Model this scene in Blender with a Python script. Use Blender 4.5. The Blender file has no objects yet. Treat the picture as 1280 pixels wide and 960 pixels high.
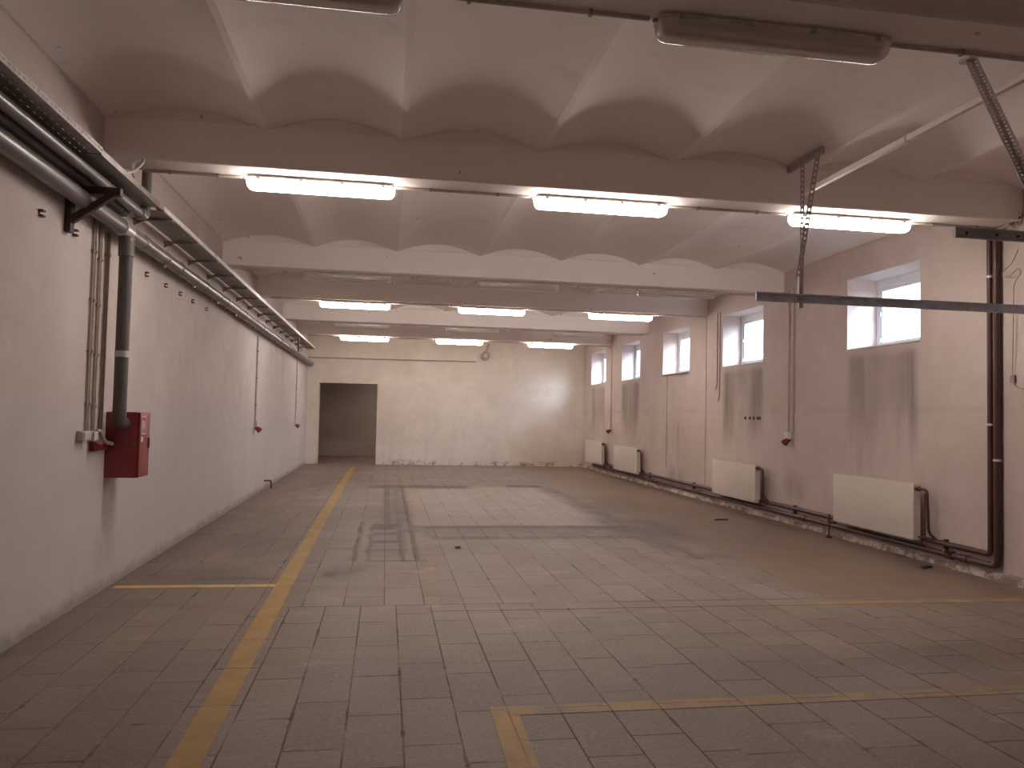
import bpy, bmesh, math, random
from mathutils import Vector, Matrix
random.seed(7)
C = bpy.context.scene.collection
sc = bpy.context.scene
PI = math.pi

# ------------------------------------------------------------------ measures
XL, XR, YB, YF = -2.40, 6.35, -3.0, 24.5
ZS, RISE, ZT = 4.03, 0.145, 4.6                    # vault springing, rise, top of the slab
SPRING = [XL, -1.1, 0.09, 1.35, 2.62, 3.9, 5.18, XR]
BEAM_NEAR = [3.5, 6.87, 11.65, 14.68, 18.2, 21.4]
BEAM_W, BEAM_Z = 0.34, 3.7
LAMP_X = [-0.63, 2.0, 4.62]
WIN = [(8.4, 9.9), (12.35, 13.95), (15.6, 17.2), (18.85, 20.38), (21.95, 23.55)]
WZ0, WZ1 = 2.62, 3.61

# ------------------------------------------------------------------ node helpers
class S:
    """a socket with arithmetic"""
    def __init__(s, nt, o): s.nt, s.o = nt, o
    def _m(s, op, *a, clamp=False):
        n = s.nt.nodes.new('ShaderNodeMath'); n.operation = op; n.use_clamp = clamp
        for i, v in enumerate((s,) + a):
            if isinstance(v, S): s.nt.links.new(v.o, n.inputs[i])
            else: n.inputs[i].default_value = v
        return S(s.nt, n.outputs[0])
    def __add__(s, b): return s._m('ADD', b)
    __radd__ = __add__
    def __sub__(s, b): return s._m('SUBTRACT', b)
    def __rsub__(s, b): return (s * -1) + b
    def __mul__(s, b): return s._m('MULTIPLY', b)
    __rmul__ = __mul__
    def __truediv__(s, b): return s._m('DIVIDE', b)
    def abs(s): return s._m('ABSOLUTE')
    def max(s, b): return s._m('MAXIMUM', b)
    def min(s, b): return s._m('MINIMUM', b)
    def clamp(s): return s._m('ADD', 0.0, clamp=True)
    def pow(s, b): return s._m('POWER', b)
    def step(s, a, b):
        """0 below a, 1 above b, smooth"""
        n = s.nt.nodes.new('ShaderNodeMapRange'); n.interpolation_type = 'SMOOTHSTEP'
        s.nt.links.new(s.o, n.inputs[0])
        if a < b: n.inputs[1].default_value, n.inputs[2].default_value, n.inputs[3].default_value, n.inputs[4].default_value = a, b, 0, 1
        else: n.inputs[1].default_value, n.inputs[2].default_value, n.inputs[3].default_value, n.inputs[4].default_value = b, a, 1, 0
        return S(s.nt, n.outputs[0])

class Mat:
    def __init__(s, name, rough=0.6, metal=0.0, spec=0.5):
        s.m = bpy.data.materials.new(name); s.m.use_nodes = True
        s.nt = s.m.node_tree; s.b = s.nt.nodes['Principled BSDF']
        s.b.inputs['Roughness'].default_value = rough
        s.b.inputs['Metallic'].default_value = metal
        s.b.inputs['Specular IOR Level'].default_value = spec
    def new(s, t): return s.nt.nodes.new('ShaderNode' + t)
    def pos(s, space='world'):
        if space == 'world':
            g = s.new('NewGeometry').outputs['Position']
        else:
            g = s.new('TexCoord').outputs['Object']
        x = s.new('SeparateXYZ'); s.nt.links.new(g, x.inputs[0])
        s.vec = g
        return [S(s.nt, o) for o in x.outputs]
    def comb(s, x, y, z):
        n = s.new('CombineXYZ')
        for i, v in enumerate((x, y, z)):
            if isinstance(v, S): s.nt.links.new(v.o, n.inputs[i])
            else: n.inputs[i].default_value = v
        return n.outputs[0]
    def noise(s, vec, scale=1.0, detail=4, rough=0.6, dist=0.0):
        n = s.new('TexNoise'); s.nt.links.new(vec, n.inputs['Vector'])
        n.inputs['Scale'].default_value = scale; n.inputs['Detail'].default_value = detail
        n.inputs['Roughness'].default_value = rough; n.inputs['Distortion'].default_value = dist
        return S(s.nt, n.outputs[0])
    def mix(s, f, a, b):
        n = s.new('Mix'); n.data_type = 'RGBA'
        def put(v, i):
            if isinstance(v, S): s.nt.links.new(v.o, n.inputs[i])
            elif isinstance(v, bpy.types.NodeSocket): s.nt.links.new(v, n.inputs[i])
            elif isinstance(v, (int, float)): n.inputs[i].default_value = v
            else: n.inputs[i].default_value = (*v, 1)
        put(f, 0); put(a, 6); put(b, 7)
        return n.outputs[2]
    def color(s, c):
        if isinstance(c, bpy.types.NodeSocket): s.nt.links.new(c, s.b.inputs['Base Color'])
        else: s.b.inputs['Base Color'].default_value = (*c, 1)
    def bump(s, h, strength=0.3, dist=0.01):
        n = s.new('Bump'); n.inputs['Strength'].default_value = strength; n.inputs['Distance'].default_value = dist
        s.nt.links.new(h.o, n.inputs['Height']); s.nt.links.new(n.outputs[0], s.b.inputs['Normal'])
    def roughness(s, r): s.nt.links.new(r.o, s.b.inputs['Roughness'])

def simple(name, col, rough=0.5, metal=0.0, spec=0.5, var=0.12, scale=6.0, stretch=(1, 1, 1)):
    """plain paint or metal with a little wear"""
    M = Mat(name, rough, metal, spec)
    x, y, z = M.pos('object')
    v = M.comb(x * stretch[0], y * stretch[1], z * stretch[2])
    n = M.noise(v, scale, 5, 0.65)
    d = tuple(c * (1 - 2 * var) for c in col); l = tuple(min(1, c * (1 + var)) for c in col)
    M.color(M.mix(n.step(0.3, 0.75), d, l))
    r = M.noise(v, scale * 2.3, 3) * 0.2 + (rough - 0.1)
    M.roughness(r)
    return M.m

# ------------------------------------------------------------------ materials
def wall_material(name, base, side):
    M = Mat(name, 0.75, spec=0.25)
    x, y, z = M.pos()
    n1 = M.noise(M.vec, 0.55, 6, 0.6, 0.4)
    n2 = M.noise(M.vec, 3.0, 5, 0.65, 0.3)
    n3 = M.noise(M.comb(x * 2.2, y * 2.2, z * 0.35), 2.0, 5, 0.6, 0.2)
    dk = tuple(c * k for c, k in zip(base, (0.84, 0.81, 0.79)))
    c = M.mix(n1.step(0.3, 0.7), dk, base)
    c = M.mix(n2.step(0.50, 0.74) * 0.34, c, tuple(k * 0.72 for k in base))
    # drips and grime rising from the floor
    c = M.mix(n3.step(0.55, 0.8) * z.step(2.4, 0.2) * 0.42, c, tuple(k * q for k, q in zip(base, (0.6, 0.57, 0.55))))
    blot = M.noise(M.comb(x, y * 0.8, z * 1.2), 1.1, 8, 0.72, 0.6)
    c = M.mix(blot.step(0.52, 0.64) * 0.22, c, tuple(k * 0.74 for k in base))
    c = M.mix(blot.step(0.46, 0.36) * 0.20, c, tuple(min(1, k * 1.16) for k in base))
    ragged = z + (M.noise(M.vec, 4.0, 5, 0.7) - 0.5) * 0.22
    if side == 'left':
        # greyer lower paint coat, with bluish daylight put into its colour
        c = M.mix(ragged.step(2.1, 1.2) * 0.55, c, (0.535, 0.52, 0.545))
        c = M.mix(ragged.step(0.14, 0.02) * 0.75, c, (0.30, 0.26, 0.235))
        # darker mottled patch on the wall beneath the red cabinet
        s = ((y - 7.35) / 0.35).abs().step(1.0, 0.3) * z.step(1.1, 0.85) * z.step(0.0, 0.5) * n2.step(0.3, 0.6)
        c = M.mix(s * 0.35, c, (0.33, 0.29, 0.28))
    if side == 'far':
        c = M.mix((M.noise(M.vec, 3.3, 6, 0.75).step(0.50, 0.56) * z.step(0.20, 0.05)) * 0.9, c, (0.27, 0.22, 0.20))
        c = M.mix(M.noise(M.comb(x * 0.35, y, z * 1.7), 1.6, 4, 0.6, 0.5).step(0.56, 0.7) * 0.25, c, (0.62, 0.50, 0.40))
    if side == 'right':
        c = M.mix((M.noise(M.comb(0.0, y * 1.0, z * 0.5), 1.1, 4).step(0.45, 0.65)) * 0.30, c, (0.58, 0.445, 0.41))
        # soot and mould running down below the windows
        streak = M.noise(M.comb(0.0, y * 3.2, z * 0.35), 1.2, 4, 0.5)
        fine = M.noise(M.comb(0.0, y * 16.0, z * 0.9), 1.0, 4, 0.6)
        wob = (M.noise(M.comb(0.0, y * 2.0, z * 0.5), 1.0, 3) - 0.5) * 0.35
        tot = None
        for (a, b, lo, k, split) in ((8.42, 9.90, 1.02, 0.82, 0.5), (12.32, 13.95, 1.05, 0.86, 0.72), (18.85, 20.38, 0.98, 0.78, 0.35), (21.95, 23.45, 0.98, 0.62, 0.3)):
            cy, hw = (a + b) / 2, (b - a) / 2
            t = ((y + wob * 0.25 - cy) / hw).abs()
            inside = t.step(1.08, 0.80)
            edge = t.step(0.15, 0.75) * split + (1 - split)
            low = (z + (streak - 0.5) * 1.3).step(lo - 0.15, lo + 0.95)
            m = inside * low * z.step(2.62, 2.45) * edge.max(z.step(1.6, 2.5) * 0.62) * (streak.step(0.2, 0.65) * 0.4 + 0.6) * (fine.step(0.25, 0.7) * 0.18 + 0.82) * k
            tot = m if tot is None else tot.max(m)
        c = M.mix(tot.clamp(), c, (0.21, 0.175, 0.14))
        # dark run-offs and damp under the middle window
        for (cy, w, z0, z1, k) in ((16.88, 0.05, 0.8, 1.55, 0.8), (16.88, 0.14, 0.7, 1.5, 0.4), (16.2, 0.10, 0.5, 1.7, 0.45), (16.3, 0.85, 0.1, 0.7, 0.45), (11.3, 0.55, 0.2, 0.95, 0.40), (12.2, 0.35, 0.3, 0.9, 0.25), (21.4, 0.6, 1.6, 1.85, 0.25), (9.6, 0.12, 0.8, 1.6, 0.25)):
            m = ((y + wob * 0.12 - cy) / w).abs().step(1.0, 0.1) * z.step(z0, z0 + 0.3) * z.step(z1, z1 - 0.35) * streak.step(0.25, 0.55)
            c = M.mix(m * k, c, (0.19, 0.15, 0.125))
        # old coat line at dado height
        c = M.mix(((z - 1.78) / 0.05).abs().step(1, 0.2) * n2.step(0.4, 0.6) * 0.22, c, (0.36, 0.29, 0.26))
        c = M.mix(ragged.step(0.16, 0.03) * 0.5, c, (0.34, 0.28, 0.25))
    M.color(c)
    M.bump(M.noise(M.vec, 14, 5, 0.6) + n1 * 2.0, 0.25, 0.006)
    return M.m

m_wall_left = wall_material('wall_paint_left', (0.67, 0.605, 0.575), 'left')
m_wall_right = wall_material('wall_paint_right', (0.655, 0.56, 0.53), 'right')
m_wall_far = wall_material('wall_paint_far', (0.69, 0.63, 0.565), 'far')
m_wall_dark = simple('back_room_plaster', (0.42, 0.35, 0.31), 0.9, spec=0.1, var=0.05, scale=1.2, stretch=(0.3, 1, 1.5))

M = Mat('ceiling_limewash', 0.8, spec=0.2)
x, y, z = M.pos()
n1 = M.noise(M.comb(x, y * 0.6, z), 0.7, 6, 0.6, 0.3); n2 = M.noise(M.vec, 2.5, 5)
c = M.mix(n1.step(0.3, 0.7), (0.86, 0.80, 0.77), (0.90, 0.845, 0.815))
c = M.mix(n2.step(0.56, 0.8) * 0.25, c, (0.5, 0.43, 0.38))
c = M.mix(M.noise(M.vec, 7.0, 2, 0.4).step(0.76, 0.79) * 0.5, c, (0.25, 0.2, 0.18))
M.color(c); M.bump(M.noise(M.vec, 9, 4), 0.2, 0.006); m_ceiling = M.m
M = Mat('beam_limewash', 0.7, spec=0.3)
x, y, z = M.pos()
c = M.mix(M.noise(M.comb(x * 0.6, y, z * 2), 1.5, 6).step(0.3, 0.7), (0.86, 0.80, 0.77), (0.90, 0.845, 0.815))
c = M.mix(M.noise(M.vec, 7.0, 2, 0.4).step(0.74, 0.77) * 0.6, c, (0.25, 0.2, 0.18))
M.color(c); M.bump(M.noise(M.vec, 9, 4), 0.2, 0.006); m_beam = M.m

def floor_nodes(M, yellow=None):
    x, y, z = M.pos()
    def tiles(w, h, px, py, off, mortar=0.0055):
        n = M.new('TexBrick'); n.offset = off; n.offset_frequency = 2; n.squash = 1.0
        M.nt.links.new(M.comb(y - py, x - px, 0.0), n.inputs['Vector'])
        n.inputs['Scale'].default_value = 1.0; n.inputs['Mortar Size'].default_value = mortar
        n.inputs['Mortar Smooth'].default_value = 0.25; n.inputs['Bias'].default_value = 0.0
        n.inputs['Brick Width'].default_value = h; n.inputs['Row Height'].default_value = w
        n.inputs['Color1'].default_value = (0, 0, 0, 1); n.inputs['Color2'].default_value = (1, 1, 1, 1); n.inputs['Mortar'].default_value = (0.5, 0.5, 0.5, 1)
        return S(M.nt, n.outputs['Color']), S(M.nt, n.outputs['Fac'])
    ca, fa = tiles(0.285, 0.62, -0.155, 0.1, 0.35)
    cb, fb = tiles(0.3345, 0.67, 0.035, 0.2, 0.5)
    _, ga = tiles(0.285, 0.62, -0.155, 0.1, 0.35, 0.012)
    _, gb = tiles(0.3345, 0.67, 0.035, 0.2, 0.5, 0.012)
    use_a = x.step(-0.90, -0.91).max(y.step(6.59, 6.58) * x.step(1.76, 1.75))
    tint = ca * use_a + cb * (1 - use_a)
    joint = fa * use_a + fb * (1 - use_a)
    joint = joint.max(((y - 6.59) / 0.008).abs().step(1, 0.6) * x.step(-0.9, -0.8))
    big = M.noise(M.vec, 0.45, 6, 0.6, 0.3); mid = M.noise(M.vec, 1.7, 6, 0.65, 0.2); fin = M.noise(M.vec, 38, 5, 0.8)
    far = y.step(5.5, 9.0)
    c = M.mix(big.step(0.3, 0.7), (0.215, 0.168, 0.142), (0.285, 0.226, 0.193))
    c = M.mix(tint * 0.5, c, (0.17, 0.13, 0.11))
    c = M.mix(mid.step(0.5, 0.75) * 0.35, c, (0.2, 0.152, 0.128))
    c = M.mix(fin.step(0.5, 0.66) * 0.45, c, (0.36, 0.295, 0.255))
    c = M.mix(fin.step(0.48, 0.36) * 0.45, c, (0.13, 0.097, 0.08))
    brush = M.noise(M.comb(x * 0.5, y * 3.0, 0.0), 1.6, 6, 0.7, 0.3)
    c = M.mix(brush.step(0.5, 0.72) * 0.42, c, (0.155, 0.115, 0.096))
    c = M.mix(M.noise(M.comb(x * 1.2, y * 2.2, 3.0), 1.3, 6, 0.75).step(0.57, 0.7) * 0.4, c, (0.36, 0.30, 0.265))
    # pale field in the middle, floor reflection painted as lighter colour, and the bare reddish strip along the window wall
    wx = x + (mid - 0.5) * 0.5; wy = y + (big - 0.5) * 0.8
    pale = wx.step(0.42, 0.55) * wx.step(3.7, 3.4) * wy.step(10.9, 11.3) * wy.step(17.6, 17.0)
    c = M.mix(pale * 0.45, c, (0.40, 0.335, 0.30))
    red = (wx - (y - 6.3).step(6.0, 0.0) * 0.0).step(3.75, 4.3) * wy.step(5.6, 7.2)
    c = M.mix(red * 0.75, c, M.mix(mid.step(0.35, 0.65), (0.19, 0.128, 0.098), (0.255, 0.178, 0.138)))
    joint = joint * (1 - red * 0.85) * (1 - (x.step(-0.93, -1.2)) * 0.35) * (M.noise(M.vec, 1.1, 4, 0.7).step(0.32, 0.56) * 0.85 + 0.15)
    joint = joint * (1 - far * 0.35)
    wide = (ga * use_a + gb * (1 - use_a)) * M.noise(M.vec, 1.6, 5, 0.75).step(0.555, 0.63) * (1 - red * 0.7)
    joint = joint.max(wide * 0.95)
    c = M.mix(joint * 0.85, c, (0.07, 0.046, 0.036))
    # dark oily tracks, trench cover outline and stains
    rag = M.noise(M.comb(x * 1.5, y * 0.7, 0.0), 1.6, 6, 0.75)
    def box(x0, x1, y0, y1, k, s=0.05, sy=None):
        sy = sy or s * 2.5
        X, Y = x + (mid - 0.5) * 0.10, y + (mid - 0.5) * 0.22
        return X.step(x0 - s, x0 + s) * X.step(x1 + s, x1 - s) * Y.step(y0 - sy, y0 + sy) * Y.step(y1 + sy, y1 - sy) * k
    tot = None
    for b in ((0.35, 3.6, 10.92, 11.2, 0.95), (0.6, 3.7, 10.0, 10.25, 0.75), (0.5, 3.8, 10.2, 11.1, 0.36, 0.1), (-0.3, 1.9, 16.8, 17.5, 0.85, 0.1), (2.75, 3.6, 17.2, 17.7, 0.95, 0.06), (0.02, 0.13, 11.0, 17.6, 0.75, 0.03), (0.20, 0.30, 9.0, 17.2, 0.5, 0.03), (0.36, 0.42, 8.6, 17.2, 0.8, 0.02),
              (-0.02, 0.42, 11.0, 17.6, 0.35, 0.05), (-0.33, -0.26, 8.5, 11.6, 0.8, 0.02), (-0.17, -0.11, 8.5, 11.2, 0.7, 0.02), (0.20, 0.26, 8.5, 11.8, 0.85, 0.02), (-0.15, 0.22, 8.5, 11.6, 0.28, 0.03), (-0.15, 0.24, 10.85, 11.4, 0.85, 0.03), (-0.15, 0.24, 10.35, 10.6, 0.95, 0.03), (-0.15, 0.24, 9.7, 9.95, 0.95, 0.03), (-0.15, 0.24, 9.2, 9.3, 0.7, 0.03), (-0.2, 0.5, 8.5, 8.6, 0.85, 0.03), (0.26, 0.5, 10.6, 10.9, 0.7, 0.05),
              (3.35, 3.75, 9.0, 17.2, 0.65, 0.2), (3.2, 4.3, 9.9, 12.0, 0.6, 0.2), (3.6, 3.68, 8.5, 17.2, 0.7, 0.03), (3.4, 4.9, 12.6, 15.5, 0.35, 0.3), (3.5, 4.1, 8.6, 8.75, 0.7, 0.08), (3.6, 4.2, 10.2, 10.35, 0.9, 0.05),
              (-0.62, -0.05, 7.7, 8.5, 0.62, 0.2), (-0.56, -0.40, 7.75, 8.1, 0.9, 0.06), (-1.35, -0.6, 8.45, 8.6, 0.7, 0.1), (-1.7, -0.5, 8.6, 10.2, 0.28, 0.3), (-1.75, -1.0, 7.65, 7.78, 0.85, 0.05), (-0.75, -0.3, 9.3, 9.42, 0.7, 0.05), (-1.4, -0.9, 9.9, 10.1, 0.5, 0.1), (-2.4, 0.0, 6.9, 8.6, 0.22, 0.4), (0.85, 0.95, 9.2, 9.4, 0.9, 0.03)):
        q = box(*b); tot = q if tot is None else tot.max(q)
    c = M.mix((tot * (rag.step(0.3, 0.52) * 0.7 + 0.3)).clamp(), c, (0.078, 0.055, 0.044))
    # darker towards both walls
    c = M.mix(x.step(-1.9, -2.37) * 0.45, c, (0.15, 0.115, 0.095))
    edge = (x + (mid - 0.5) * 0.6).step(5.7, 6.2) * rag.step(0.45, 0.6)
    c = M.mix(edge * 0.6, c, (0.09, 0.068, 0.055))
    return x, y, c, joint, mid, fin, rag, far

M = Mat('terrazzo_tile_floor', 0.5, spec=0.35)
x, y, c, joint, mid, fin, rag, far = floor_nodes(M)
M.color(c); M.roughness(mid * 0.25 + 0.42 + joint * 0.2)
M.bump(fin * 0.25 - joint * 1.0 + mid * 0.8, 0.35, 0.006)
m_floor = M.m

def paint_material(name, cover, dull, lo=0.35, hi=0.6, fade=None):
    M = Mat(name, 0.55, spec=0.3)
    x, y, c, joint, mid, fin, rag, far = floor_nodes(M)
    w = M.noise(M.vec, 3.5, 6, 0.75)
    yel = M.mix(w.step(0.35, 0.7), dull, tuple(min(1, k * 1.25) for k in dull))
    cov = (w + (fin - 0.5) * 0.25).step(lo, hi) * cover
    cov = cov * (1 - joint * 0.6)
    if fade: cov = cov * (x.step(fade[0], fade[1]) * (1 - fade[2]) + fade[2])
    M.color(M.mix(cov.clamp(), c, yel)); M.roughness(mid * 0.25 + 0.42)
    return M.m
m_yellow = paint_material('yellow_floor_paint', 0.92, (0.37, 0.225, 0.075), 0.15, 0.45)
m_yellow_thin = paint_material('yellow_floor_paint_bright', 0.95, (0.62, 0.40, 0.14), 0.2, 0.45)
m_yellow_worn = paint_material('yellow_floor_paint_worn', 0.62, (0.40, 0.25, 0.085), 0.25, 0.6, (4.5, 1.2, 0.5))
m_yellow_faded = paint_material('yellow_floor_paint_faded', 0.6, (0.42, 0.255, 0.09), 0.25, 0.6, (2.2, 5.2, 0.12))
m_orange_worn = paint_material('orange_floor_paint_ghost', 0.45, (0.46, 0.24, 0.12), 0.42, 0.7)

m_lamp_body = simple('fixture_grey_polyester', (0.70, 0.65, 0.62), 0.45)
m_clip = simple('fixture_clip', (0.55, 0.50, 0.46), 0.35)
def lens(name, lit):
    M = Mat(name, 0.12, spec=0.6)
    x, y, z = M.pos('object')
    n = M.noise(M.comb(x * 2, y * 6, z * 6), 3, 4)
    M.color(M.mix(n, (0.66, 0.60, 0.56), (0.78, 0.72, 0.68)))
    if lit:
        M.b.inputs['Emission Color'].default_value = (1.0, 0.88, 0.79, 1)
        M.b.inputs['Emission Strength'].default_value = LIT
    else:
        M.b.inputs['Coat Weight'].default_value = 0.6
        M.b.inputs['Coat Roughness'].default_value = 0.05
        fl = (S(M.nt, z.o) * 260.0)._m('SINE')
        M.bump(fl, 0.2, 0.003)
        t = M.new('BsdfTransparent'); t.inputs['Color'].default_value = (0.95, 0.93, 0.91, 1)
        mx = M.new('MixShader'); mx.inputs[0].default_value = 0.5
        M.nt.links.new(t.outputs[0], mx.inputs[1]); M.nt.links.new(M.b.outputs[0], mx.inputs[2]); M.nt.links.new(mx.outputs[0], M.nt.nodes['Material Output'].inputs[0])
    return M.m
LIT = 21.5
m_lens_lit = lens('fixture_lens_glowing', True)
m_lens_off = lens('fixture_lens_unlit', False)
m_conduit = simple('grey_pvc_conduit', (0.40, 0.35, 0.32), 0.5)
m_conduit_cream = simple('cream_painted_conduit', (0.62, 0.53, 0.47), 0.55)
m_conduit_brown = simple('brown_grimed_conduit', (0.36, 0.29, 0.25), 0.55)
m_pvc = simple('grey_drain_pvc', (0.18, 0.155, 0.15), 0.35, scale=3)
m_pvc_dark = simple('dark_drain_pvc', (0.12, 0.10, 0.096), 0.45, scale=3)
m_pvc_light = simple('bright_foil_tape', (0.55, 0.52, 0.50), 0.3, 0.4)
m_galv = simple('galvanised_tray_steel', (0.36, 0.33, 0.31), 0.42, 0.55, scale=8)
m_galv_pale = simple('pale_galvanised_edge', (0.80, 0.76, 0.72), 0.4, 0.1, scale=8)
m_strut = simple('blue_grey_strut_steel', (0.56, 0.58, 0.70), 0.45, 0.0, scale=8)
m_strut_lit = simple('lit_strut_web', (0.85, 0.86, 0.92), 0.45, 0.0)  # paler copy of the strut colour, with the web's lit look painted in
m_angle = simple('dull_slotted_angle_steel', (0.46, 0.41, 0.39), 0.5, 0.15, scale=9)
m_rust = simple('rust_brown_bracket', (0.085, 0.040, 0.032), 0.6, scale=12)
m_brownpipe = simple('red_brown_heating_pipe', (0.090, 0.040, 0.034), 0.38, scale=4)
m_rad = simple('cream_radiator_enamel', (0.70, 0.64, 0.58), 0.4, var=0.04, scale=2)
m_rad_side = simple('radiator_grille', (0.68, 0.62, 0.57), 0.5, var=0.05)
m_red = simple('red_cabinet_enamel', (0.31, 0.045, 0.05), 0.35, var=0.08, scale=4)
m_redplug = simple('red_socket_plastic', (0.22, 0.03, 0.028), 0.45)
m_white = simple('white_plastic', (0.72, 0.68, 0.64), 0.45, var=0.05)
m_greybox = simple('grey_junction_plastic', (0.52, 0.49, 0.46), 0.5, var=0.06)
m_winframe = simple('white_window_frame', (0.74, 0.74, 0.76), 0.4, var=0.03)
m_sill = simple('window_sill_paint', (0.78, 0.76, 0.75), 0.5, var=0.04)
m_black = simple('dark_scrap', (0.05, 0.04, 0.035), 0.7)
m_plinth = None
M = Mat('broken_plaster_plinth', 0.85, spec=0.2)
x, y, z = M.pos(); n = M.noise(M.vec, 5, 6, 0.75)
M.color(M.mix(n.step(0.42, 0.58), (0.26, 0.20, 0.17), (0.62, 0.53, 0.48))); M.bump(n, 0.8, 0.03); m_plinth = M.m
M = Mat('crumbled_plaster', 0.9, spec=0.15)
x, y, z = M.pos(); n = M.noise(M.vec, 12, 5, 0.7)
M.color(M.mix(n.step(0.4, 0.62), (0.22, 0.17, 0.15), (0.62, 0.55, 0.50))); M.bump(n, 0.9, 0.03); m_crumb = M.m
M = Mat('window_glass', 0.05)
nt = M.nt; g = M.new('BsdfGlossy'); g.inputs['Roughness'].default_value = 0.03
t = M.new('BsdfTransparent'); t.inputs['Color'].default_value = (0.93, 0.95, 0.96, 1)
mx = M.new('MixShader'); mx.inputs[0].default_value = 0.06; nt.links.new(t.outputs[0], mx.inputs[1]); nt.links.new(g.outputs[0], mx.inputs[2])
nt.links.new(mx.outputs[0], nt.nodes['Material Output'].inputs[0]); m_glass = M.m
m_ground = simple('outdoor_ground', (0.26, 0.23, 0.20), 0.9, scale=1)

# ------------------------------------------------------------------ mesh helpers
def box(bm, x0, x1, y0, y1, z0, z1):
    v = [bm.verts.new(p) for p in ((x0, y0, z0), (x1, y0, z0), (x1, y1, z0), (x0, y1, z0), (x0, y0, z1), (x1, y0, z1), (x1, y1, z1), (x0, y1, z1))]
    for f in ((0, 3, 2, 1), (4, 5, 6, 7), (0, 1, 5, 4), (1, 2, 6, 5), (2, 3, 7, 6), (3, 0, 4, 7)):
        bm.faces.new([v[i] for i in f])
    return v
def BX(*a, bevel=0.0, seg=2):
    bm = bmesh.new(); box(bm, *a)
    if bevel: bmesh.ops.bevel(bm, geom=bm.edges[:], offset=bevel, segments=seg, profile=0.6, affect='EDGES')
    return bm
def tube(bm, pts, r, seg=12, cap=True):
    """round tube along a polyline, corners kept as mitres"""
    pts = [Vector(p) for p in pts]; rings = []
    n0 = None
    for i, p in enumerate(pts):
        a = (p - pts[i - 1]).normalized() if i else (pts[1] - p).normalized()
        b = (pts[i + 1] - p).normalized() if i < len(pts) - 1 else a
        t = (a + b).normalized() if (a + b).length > 1e-6 else a
        if n0 is None:
            n0 = t.cross(Vector((0, 0, 1)));
            if n0.length < 1e-3: n0 = t.cross(Vector((1, 0, 0)))
        n0 = (n0 - t * n0.dot(t)).normalized(); bn = t.cross(n0)
        k = 1.0 / max(0.5, t.dot(a))
        # widen only in the plane of the bend
        ax = (b - a); rr = r[i] if isinstance(r, (list, tuple)) else r
        ring = []
        for j in range(seg):
            w = 2 * PI * j / seg
            d = n0 * math.cos(w) * rr + bn * math.sin(w) * rr
            if ax.length > 1e-4:
                u = (ax - t * ax.dot(t)).normalized(); d += u * d.dot(u) * (k - 1)
            ring.append(bm.verts.new(p + d))
        rings.append(ring)
    for A, B in zip(rings, rings[1:]):
        for j in range(seg):
            f = bm.faces.new((A[j], A[(j + 1) % seg], B[(j + 1) % seg], B[j])); f.smooth = True
    if cap:
        bm.faces.new(rings[0][::-1]); bm.faces.new(rings[-1])
def bend(pts, rad, n=6):
    """round the corners of a polyline"""
    P = [Vector(p) for p in pts]; out = [P[0]]
    for i in range(1, len(P) - 1):
        a, b, c = P[i - 1], P[i], P[i + 1]
        u, v = (a - b), (c - b); d = min(rad, u.length * 0.49, v.length * 0.49)
        s, e = b + u.normalized() * d, b + v.normalized() * d
        for k in range(n + 1):
            t = k / n; out.append(s * (1 - t) ** 2 + b * 2 * t * (1 - t) + e * t * t)
    out.append(P[-1]); return out
def TB(pts, r, seg=12):
    bm = bmesh.new(); tube(bm, pts, r, seg); return bm
def prism(bm, poly, axis, a, b):
    """extrude a polygon given in the two other axes"""
    def P(u, v, w):
        return {'x': (w, u, v), 'y': (u, w, v), 'z': (u, v, w)}[axis]
    A = [bm.verts.new(P(u, v, a)) for u, v in poly]; B = [bm.verts.new(P(u, v, b)) for u, v in poly]
    n = len(poly)
    bm.faces.new(A); bm.faces.new(B[::-1])
    for i in range(n): bm.faces.new((A[i], A[(i + 1) % n], B[(i + 1) % n], B[i]))
def lathe(bm, prof, centre, axis, seg=20):
    """prof: (distance along axis, radius)"""
    ax = Vector(axis).normalized(); u = ax.cross(Vector((0, 0, 1)))
    if u.length < 1e-3: u = Vector((1, 0, 0))
    u.normalize(); v = ax.cross(u); c = Vector(centre); rings = []
    for d, r in prof:
        rings.append([bm.verts.new(c + ax * d + (u * math.cos(2 * PI * j / seg) + v * math.sin(2 * PI * j / seg)) * max(r, 1e-4)) for j in range(seg)])
    for A, B in zip(rings, rings[1:]):
        for j in range(seg): bm.faces.new((A[j], A[(j + 1) % seg], B[(j + 1) % seg], B[j])).smooth = True
    bm.faces.new(rings[0][::-1]); bm.faces.new(rings[-1])
def merge(*bms):
    out = bmesh.new()
    for b in bms:
        me = bpy.data.meshes.new('tmp'); b.to_mesh(me); b.free(); out.from_mesh(me); bpy.data.meshes.remove(me)
    return out
def root_of(o):
    v = Vector((0, 0, 0))
    while o: v += o.location; o = o.parent
    return v
def obj(name, bm, mat, parent=None, base=None, label=None, sharp=0.75):
    """links a bmesh given in world coordinates; its origin goes to the base of its own bounds"""
    bmesh.ops.recalc_face_normals(bm, faces=bm.faces[:])
    if base is None:
        lo = [min(v.co[i] for v in bm.verts) for i in range(3)]; hi = [max(v.co[i] for v in bm.verts) for i in range(3)]
        base = ((lo[0] + hi[0]) / 2, (lo[1] + hi[1]) / 2, lo[2])
    base = Vector(base)
    bmesh.ops.translate(bm, verts=bm.verts[:], vec=-base)
    me = bpy.data.meshes.new(name); bm.to_mesh(me); bm.free(); me.set_sharp_from_angle(angle=sharp)
    me.materials.append(mat)
    o = bpy.data.objects.new(name, me); C.objects.link(o)
    if parent:
        o.parent = parent; o.location = base - root_of(parent)
    else: o.location = base
    if label: o['label'] = label
    return o
def tag(o, label, cat, group=None):
    o['label'] = label; o['category'] = cat
    if group: o['group'] = group
    return o
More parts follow.
